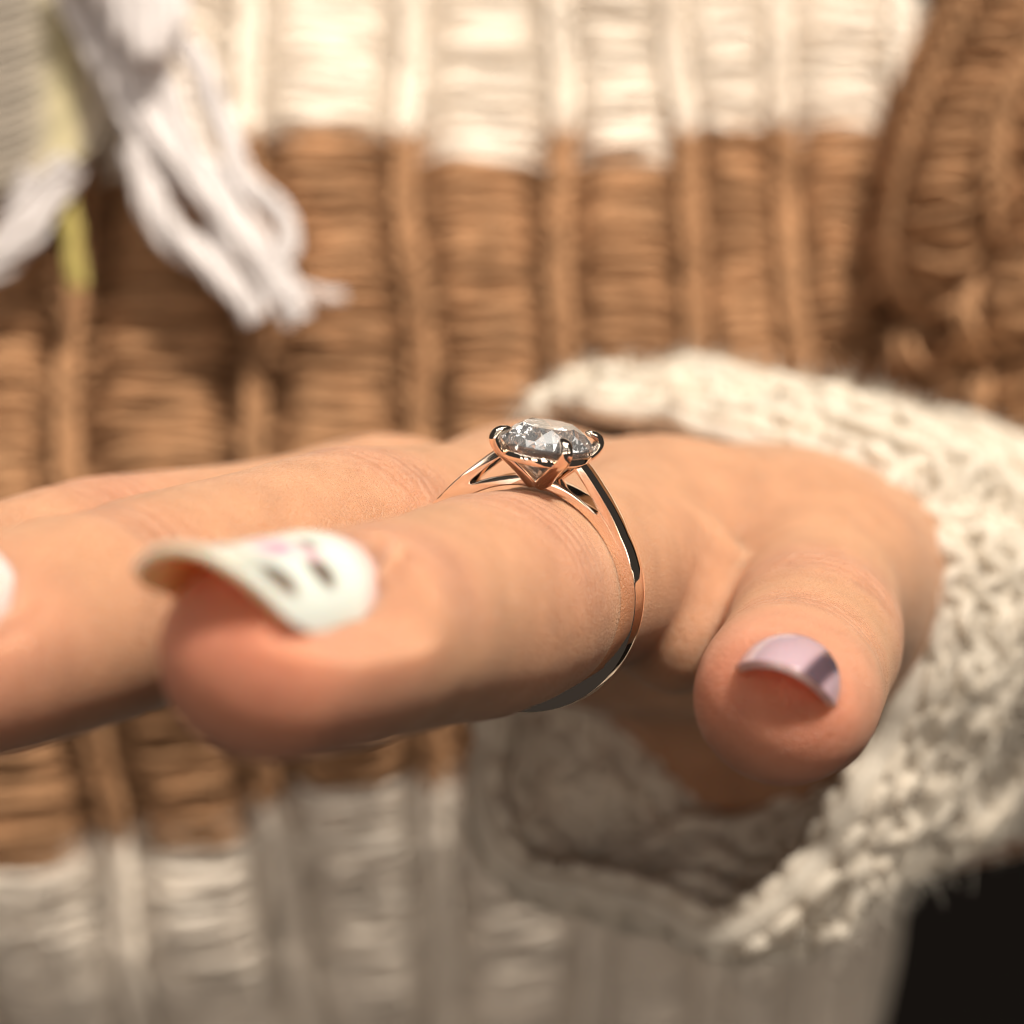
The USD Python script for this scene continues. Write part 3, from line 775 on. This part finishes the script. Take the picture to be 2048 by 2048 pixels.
def arm():
    C = catmull(np.array([at(2500, -260, 330), at(2400, 60, 328), at(2255, 380, 326), at(2205, 660, 323), at(2240, 950, 320)]), 240)
    T = norm(np.gradient(C, axis=0))
    S = norm(np.array([-1.0, -.35, 0]) - (T @ np.array([-1.0, -.35, 0]))[:, None] * T)
    U = np.cross(T, S)
    na = 330
    ang = np.linspace(-2.5, 2.5, na)
    s = np.r_[0, np.cumsum(np.linalg.norm(np.diff(C, axis=0), axis=1))]
    A, SS = np.meshgrid(ang, s)
    rad = 40 + 0 * A
    V = C[:, None] + rad[..., None] * (np.cos(A)[..., None] * S[:, None] + np.sin(A)[..., None] * U[:, None])
    crook = at(1640, 810, 300)
    dx, dz = V[..., 0] - crook[0], V[..., 2] - crook[2]
    th, rr = np.degrees(np.arctan2(dz, dx)), np.hypot(dx, dz)
    th = th + 5 * np.sin(rr * .09) + 14 * (meshkit.fbm(V * .035, 3, 4) - .5)
    fade = np.exp(-(rr / 46) ** 2)
    for k, w, d in ((80, 8, 14), (46, 7, 18), (18, 7, 14), (-8, 8, 8)):
        rad = rad - d * np.exp(-((th - k) / w) ** 2) * fade
    rad = rad + 3 * (meshkit.fbm(V * .04, 3, 14) - .5)
    V = C[:, None] + rad[..., None] * (np.cos(A)[..., None] * S[:, None] + np.sin(A)[..., None] * U[:, None])
    N = norm(np.cross(np.gradient(V, axis=0), np.gradient(V, axis=1)))
    N *= np.sign((N * (V - C[:, None])).sum(-1, keepdims=True))
    ang_step, s_step = ang[1] - ang[0], s[-1] / (len(s) - 1)
    def on(a, ss, push):
        i, j = np.clip(ss / s_step, 0, len(s) - 1.001), np.clip((a - ang[0]) / ang_step, 0, na - 1.001)
        i0, j0 = i.astype(int), j.astype(int); fi, fj = (i - i0)[:, None], (j - j0)[:, None]
        mixg = lambda X: (X[i0, j0] * (1 - fi) + X[i0 + 1, j0] * fi) * (1 - fj) + (X[i0, j0 + 1] * (1 - fi) + X[i0 + 1, j0 + 1] * fi) * fj
        return mixg(V) + push[:, None] * norm(mixg(N))
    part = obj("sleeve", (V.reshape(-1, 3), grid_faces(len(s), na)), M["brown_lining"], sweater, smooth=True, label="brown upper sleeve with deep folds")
    w = 17.0 / 40
    for c in range(-5, 5):
        ladder, rib = [], []
        ss = 0.0
        while ss < s[-1]:
            ss += 1.15 * rng.uniform(.5, 1.5)
            q = np.linspace(0, 1, 11)
            a = (c + .06 + .88 * q) * w
            wb = np.exp(-(q / .17) ** 2) + np.exp(-((1 - q) / .17) ** 2)
            z = ss + rng.normal(.4, .6) * 4 * q * (1 - q) + .35 * np.sin(q * rng.uniform(3, 14) + rng.uniform(0, 6))
            z = z * (1 - .8 * wb) + .8 * wb * np.round(z / 4.3) * 4.3
            push = .1 + (2.6 + rng.normal(0, .5)) * np.sin(np.pi * q) ** .55
            r = rng.uniform(.55, 1.0) * (.62 + .42 * np.sin(np.pi * q) ** .5)
            ladder.append(sweep(on(a, z, push), r, r, T[min(int(ss / s_step), len(s) - 1)], 6, caps=False))
        ss = 0.0
        while ss < s[-1]:
            ss += 1.9 * rng.uniform(.8, 1.2)
            for sd in (-1, 1):
                a = c * w + sd * np.array([.1, .7, 1.25, 1.5, 1.2]) / 40 + rng.normal(0, .004)
                z = ss + np.array([-1.7, -.8, .2, 1.0, 1.7])
                rib.append(sweep(on(a, z, np.array([2.6, 3.3, 3.3, 2.6, 1.4])), .78, .72, np.array([1.0, 0, 0]), 6, caps=False))
        obj("rib", join(rib), M["brown_yarn"], part, smooth=60)
        obj("ladder_stitches", join(ladder), M["brown_yarn"], part, smooth=60, kind="stuff")
arm()

# cream cuff round the wrist
HEM = [(1092, 800, 230), (1180, 803, 225), (1290, 822, 220), (1420, 850, 213), (1540, 888, 208), (1660, 945, 203), (1760, 1020, 199), (1822, 1110, 197.5), (1838, 1220, 197), (1832, 1350, 198),
       (1800, 1480, 200), (1740, 1600, 200), (1650, 1745, 201), (1550, 1840, 203), (1440, 1895, 205), (1300, 1840, 207), (1150, 1795, 210), (1030, 1760, 213), (968, 1640, 217), (955, 1490, 223), (965, 1280, 231), (990, 1040, 236), (1030, 880, 234)]
SIDE = norm(np.cross(AXIS, [0, 0, 1.0]))
def cuff():
    n, m = 420, 190
    H = catmull_closed(np.array([at(*h) for h in HEM]), n)
    c0 = H.mean(0)
    t = np.linspace(0, 1, m)
    dist = 135 * t ** 1.25
    rel = H - c0
    ax = rel @ AXIS
    out = norm(rel - ax[:, None] * AXIS)
    V = np.zeros((m, n, 3))
    L = np.r_[0, np.cumsum(np.linalg.norm(np.diff(np.vstack([H, H[:1]]), axis=0), axis=1))][:-1]
    for k in range(m):
        d = dist[k]
        puff = 4.2 * (1 - math.exp(-(d / 7.0) ** 1.2)) - 3.0 * sstep(12, 60, d)
        low = 9 * sstep(2, 45, d)            # the underside rises towards the elbow
        P = H + AXIS * d + out * puff
        P = P + np.array([0, 0, 1.0]) * low * np.clip(-rel[:, 2:3] / 34, 0, 1)
        rs = rel @ SIDE
        P = P - out * (4 * math.exp(-((d - 21) / 12.5) ** 2) * sstep(6, -14, rel[:, 2]))[:, None]
        P = P - SIDE * (np.minimum(rs, 0) * .5 * sstep(3, 40, d))[:, None]
        V[k] = P
    D, LL = np.meshgrid(dist, L, indexing="ij")
    ring_n = norm(V - V.mean(1, keepdims=True))
    lump = meshkit.fbm(V * .11, 3, 21) - .5
    small = meshkit.fbm(V * .38, 3, 31) - .5
    rel_h = 6.5 * lump + .9 * small
    rel_h += 1.5 * np.sin(D * .30 + 2.6 * np.sin(LL * .055) + 5 * lump) * sstep(8, 25, D)
    rel_h += 1.3 * np.sin(D * .95 + 1.4 * np.sin(LL * .07 + 1) + 6 * lump - .6) * np.exp(-(D / 17) ** 2) * sstep(.5, 4, D)
    rel_h *= .30 + .70 * sstep(0, 5, D)
    scal = 2.2 * (meshkit.noise(np.stack([LL * .22, 0 * LL, 0 * LL], -1), 71) - .5) * np.exp(-D / 3)
    outer = V + ring_n * (rel_h + .8)[..., None] - AXIS * scal[..., None]
    rs, rz = (V - V.mean(1, keepdims=True)) @ SIDE, (V - V.mean(1, keepdims=True))[..., 2]
    turn = 9 * np.exp(-((D - 24) / 14) ** 2) * sstep(4, -14, rz) * sstep(-16, 6, rs)     # the lip flares, the throat is narrow
    inner = V - ring_n * (2.2 - .9 * rel_h + turn)[..., None] - AXIS * scal[..., None]
    # round the lip over
    lip = np.linspace(0, np.pi, 7)[1:-1]
    c = (outer[0] + inner[0]) / 2; hv = (outer[0] - inner[0]) / 2
    rows = [c + hv * math.cos(x) - AXIS * np.linalg.norm(hv, axis=1, keepdims=True) * math.sin(x) for x in lip]
    allrows = np.concatenate([outer[::-1], np.array(rows), inner])
    f = grid_faces(len(allrows), n, True)
    part = obj("sleeve_cuff", (allrows.reshape(-1, 3), f), M["cuff_yarn"], sweater, smooth=True, label="loose cream knitted cuff round the wrist")
    # yarn loops over both faces
    def sampler(G):
        def at_(l, d):
            j = (l / L[-1] * (n - 1)) % n
            i = np.interp(d, dist, np.arange(m))
            i0, j0 = np.minimum(i.astype(int), m - 2), j.astype(int) % n
            fi, fj = (i - i0)[:, None], (j - j.astype(int))[:, None]
            j1 = (j0 + 1) % n
            return (G[i0, j0] * (1 - fi) + G[i0 + 1, j0] * fi) * (1 - fj) + (G[i0, j1] * (1 - fi) + G[i0 + 1, j1] * fi) * fj
        return at_
    so, si, sn = sampler(outer), sampler(inner), sampler(ring_n)
    dl, dd, up = np.array([-1.9, -1.2, -.4, .4, 1.2, 1.9]), np.array([1.2, 0, -.9, -.9, 0, 1.2]), np.array([-.3, .5, .9, .9, .5, -.3])
    for surf, sg, dmax in ((so, 1, 105), (si, -1, 34)):
        loops, d = [], .6
        while d < dmax:
            l = rng.uniform(0, 4)
            while l < L[-1]:
                l += rng.uniform(4.0, 6.0)
                k = rng.uniform(1.0, 1.9)
                ll, dq = l + dl * k + rng.normal(0, .15, 6), np.maximum(d + dd * rng.uniform(.5, 1.4) + rng.normal(0, .3), 0)
                nn = norm(sn(ll, dq))
                r = rng.uniform(.7, 1.15)
                loops.append(sweep(surf(ll, dq) + nn * (sg * up * rng.uniform(.0, .55))[:, None], r, r, AXIS, 6, caps=False))
            d += rng.uniform(2.2, 3.4)
        obj("stitches", join(loops), M["cuff_yarn"], part, smooth=60, kind="stuff")
    k = 22000
    ll, dq = rng.uniform(0, L[-1], k), np.abs(rng.normal(0, 40, k)).clip(0, 120)
    fuzz(part, "cuff_yarn", so(ll, dq), norm(sn(ll, dq)), 3.2)
cuff()

# ------------------------------------------------------------------ fringed scarf, upper left
scarf = thing("fringed_scarf", "pale scarf end with white fringe cords hanging before the sweater, upper left", "scarf")
def scarf_panel():
    n, m = 90, 110
    A = np.array([at(-420, -260, 306), at(-200, -260, 305), at(60, -260, 304), at(210, -260, 303)])
    Bt = np.array([at(-420, 420, 306), at(-150, 400, 304), at(70, 372, 302), at(215, 270, 302)])
    u, v = np.linspace(0, 1, n), np.linspace(0, 1, m)
    top, bot = catmull(A, n), catmull(Bt, n)
    V = top[:, None] * (1 - v)[None, :, None] + bot[:, None] * v[None, :, None]
    Vv = v[None] * np.ones((n, 1)); Uu = u[:, None] * np.ones((1, m))
    rel = .8 * np.abs(np.sin(Vv * 95 + 1.2 * np.sin(Uu * 9))) + 2.0 * np.sin(Uu * 11)
    V = V - np.array([0, 1, 0]) * rel[..., None]
    px = Uu
    c = np.array([.52, .45, .37]) * np.ones(V.shape)
    yl = np.exp(-((Uu - .80) / .09) ** 2)
    c = c * (1 - .6 * yl[..., None]) + np.array([.50, .44, .20]) * .6 * yl[..., None]
    ln = (.5 + .5 * np.sin(Vv * 95 / 2.0 + 1.5 * np.sin(Uu * 7))) ** 2
    c = c * (1 - .22 * ln[..., None])
    V0, V1 = V.reshape(-1, 3), (V + [0, 1.5, 0]).reshape(-1, 3)
    f = grid_faces(n, m)
    return (np.vstack([V0, V1]), np.vstack([f, f[:, ::-1] + len(V0)])), np.vstack([c.reshape(-1, 3)] * 2)
pm, pc = scarf_panel()
obj("scarf_panel", pm, M["scarf"], scarf, smooth=True, color=pc, label="striped beige and yellow woven end")
def cord(name, pts, r, m, d, fl=.75):
    P = catmull(np.array([at(x, y, d + (k[0] if k else 0)) for x, y, *k in pts]), 46)
    q = np.linspace(0, 1, 46)
    parts = []
    T = norm(np.gradient(P, axis=0)); S = norm(np.cross(T, [0, 1.0, 0])); D = np.cross(T, S)
    for k in range(9):
        a = 2 * np.pi * k / 9 + q * 5 + rng.normal(0, .3)
        o = (.8 if k > 1 else .2) * r * (1 + .25 * np.sin(q * 9 + k * 2.0)) * (1 - .25 * q)
        C = P + (o * np.cos(a))[:, None] * S + (.6 * o * np.sin(a))[:, None] * D
        C = C + .25 * r * (meshkit.noise(np.stack([q * 14, 0 * q + k, 0 * q + pts[0][0] * .1], -1), k) - .5)[:, None] * S
        rr = r * .30 * (1 - .3 * q ** 4)
        parts.append(sweep(C, rr, rr, np.array([1.0, 0, .4]), 8))
    return obj(name, join(parts), M[m], scarf, smooth=60)
def x_seed(pts):
    return pts[0][0] * .01
K = 1.06
kn = np.array([(165, -120), (255, -60), (290, 10), (300, 70), (305, 125)], float)
v, f = sweep(catmull(np.array([at(x, y, 295) for x, y in kn]), 40), np.interp(np.linspace(0, 1, 40), [0, .3, .7, 1], [7, 7.4, 6.2, 2.5]), 3.4, np.array([1.0, 0, 0]), 40)
vv = v + np.stack([0 * v[:, 0], -.9 * np.sin(v[:, 0] * 2.1), 0 * v[:, 0]], 1)
obj("gathered_tassel_top", (vv, f), M["white_cord"], scarf, smooth=60, label="smooth lilac white gather above the fringe")
for pts, r in (([(130, -60), (215, 110), (280, 240), (390, 360), (465, 440), (540, 535), (600, 640)], 2.7),
               ([(270, 290), (300, 385), (335, 460), (425, 540), (490, 600), (512, 640)], 2.2),
               ([(330, 60), (395, 120), (430, 215), (465, 310), (478, 350)], 2.0),
               ([(290, 60), (335, 190), (370, 290), (440, 400), (490, 470), (560, 600)], 2.2),
               ([(445, 330), (520, 390), (565, 440), (570, 500), (545, 520)], 1.9),
               ([(250, 60), (300, 210), (340, 290), (420, 345), (480, 400)], 1.8),
               ([(150, 330), (90, 400), (50, 470), (-10, 530), (-90, 560)], 2.4),
               ([(70, 350), (40, 420), (0, 480), (-70, 520)], 1.8),
               ([(400, 330), (430, 420), (445, 500), (460, 530)], 1.6),
               ([(560, 560), (610, 580), (650, 590), (690, 592)], .9)):
    cord("fringe_cord", pts, r * 1.06, "white_cord", 298)
cord("fringe_cord", [(128, 330), (132, 420), (142, 500), (158, 575)], 1.7, "yellow_cord", 300)
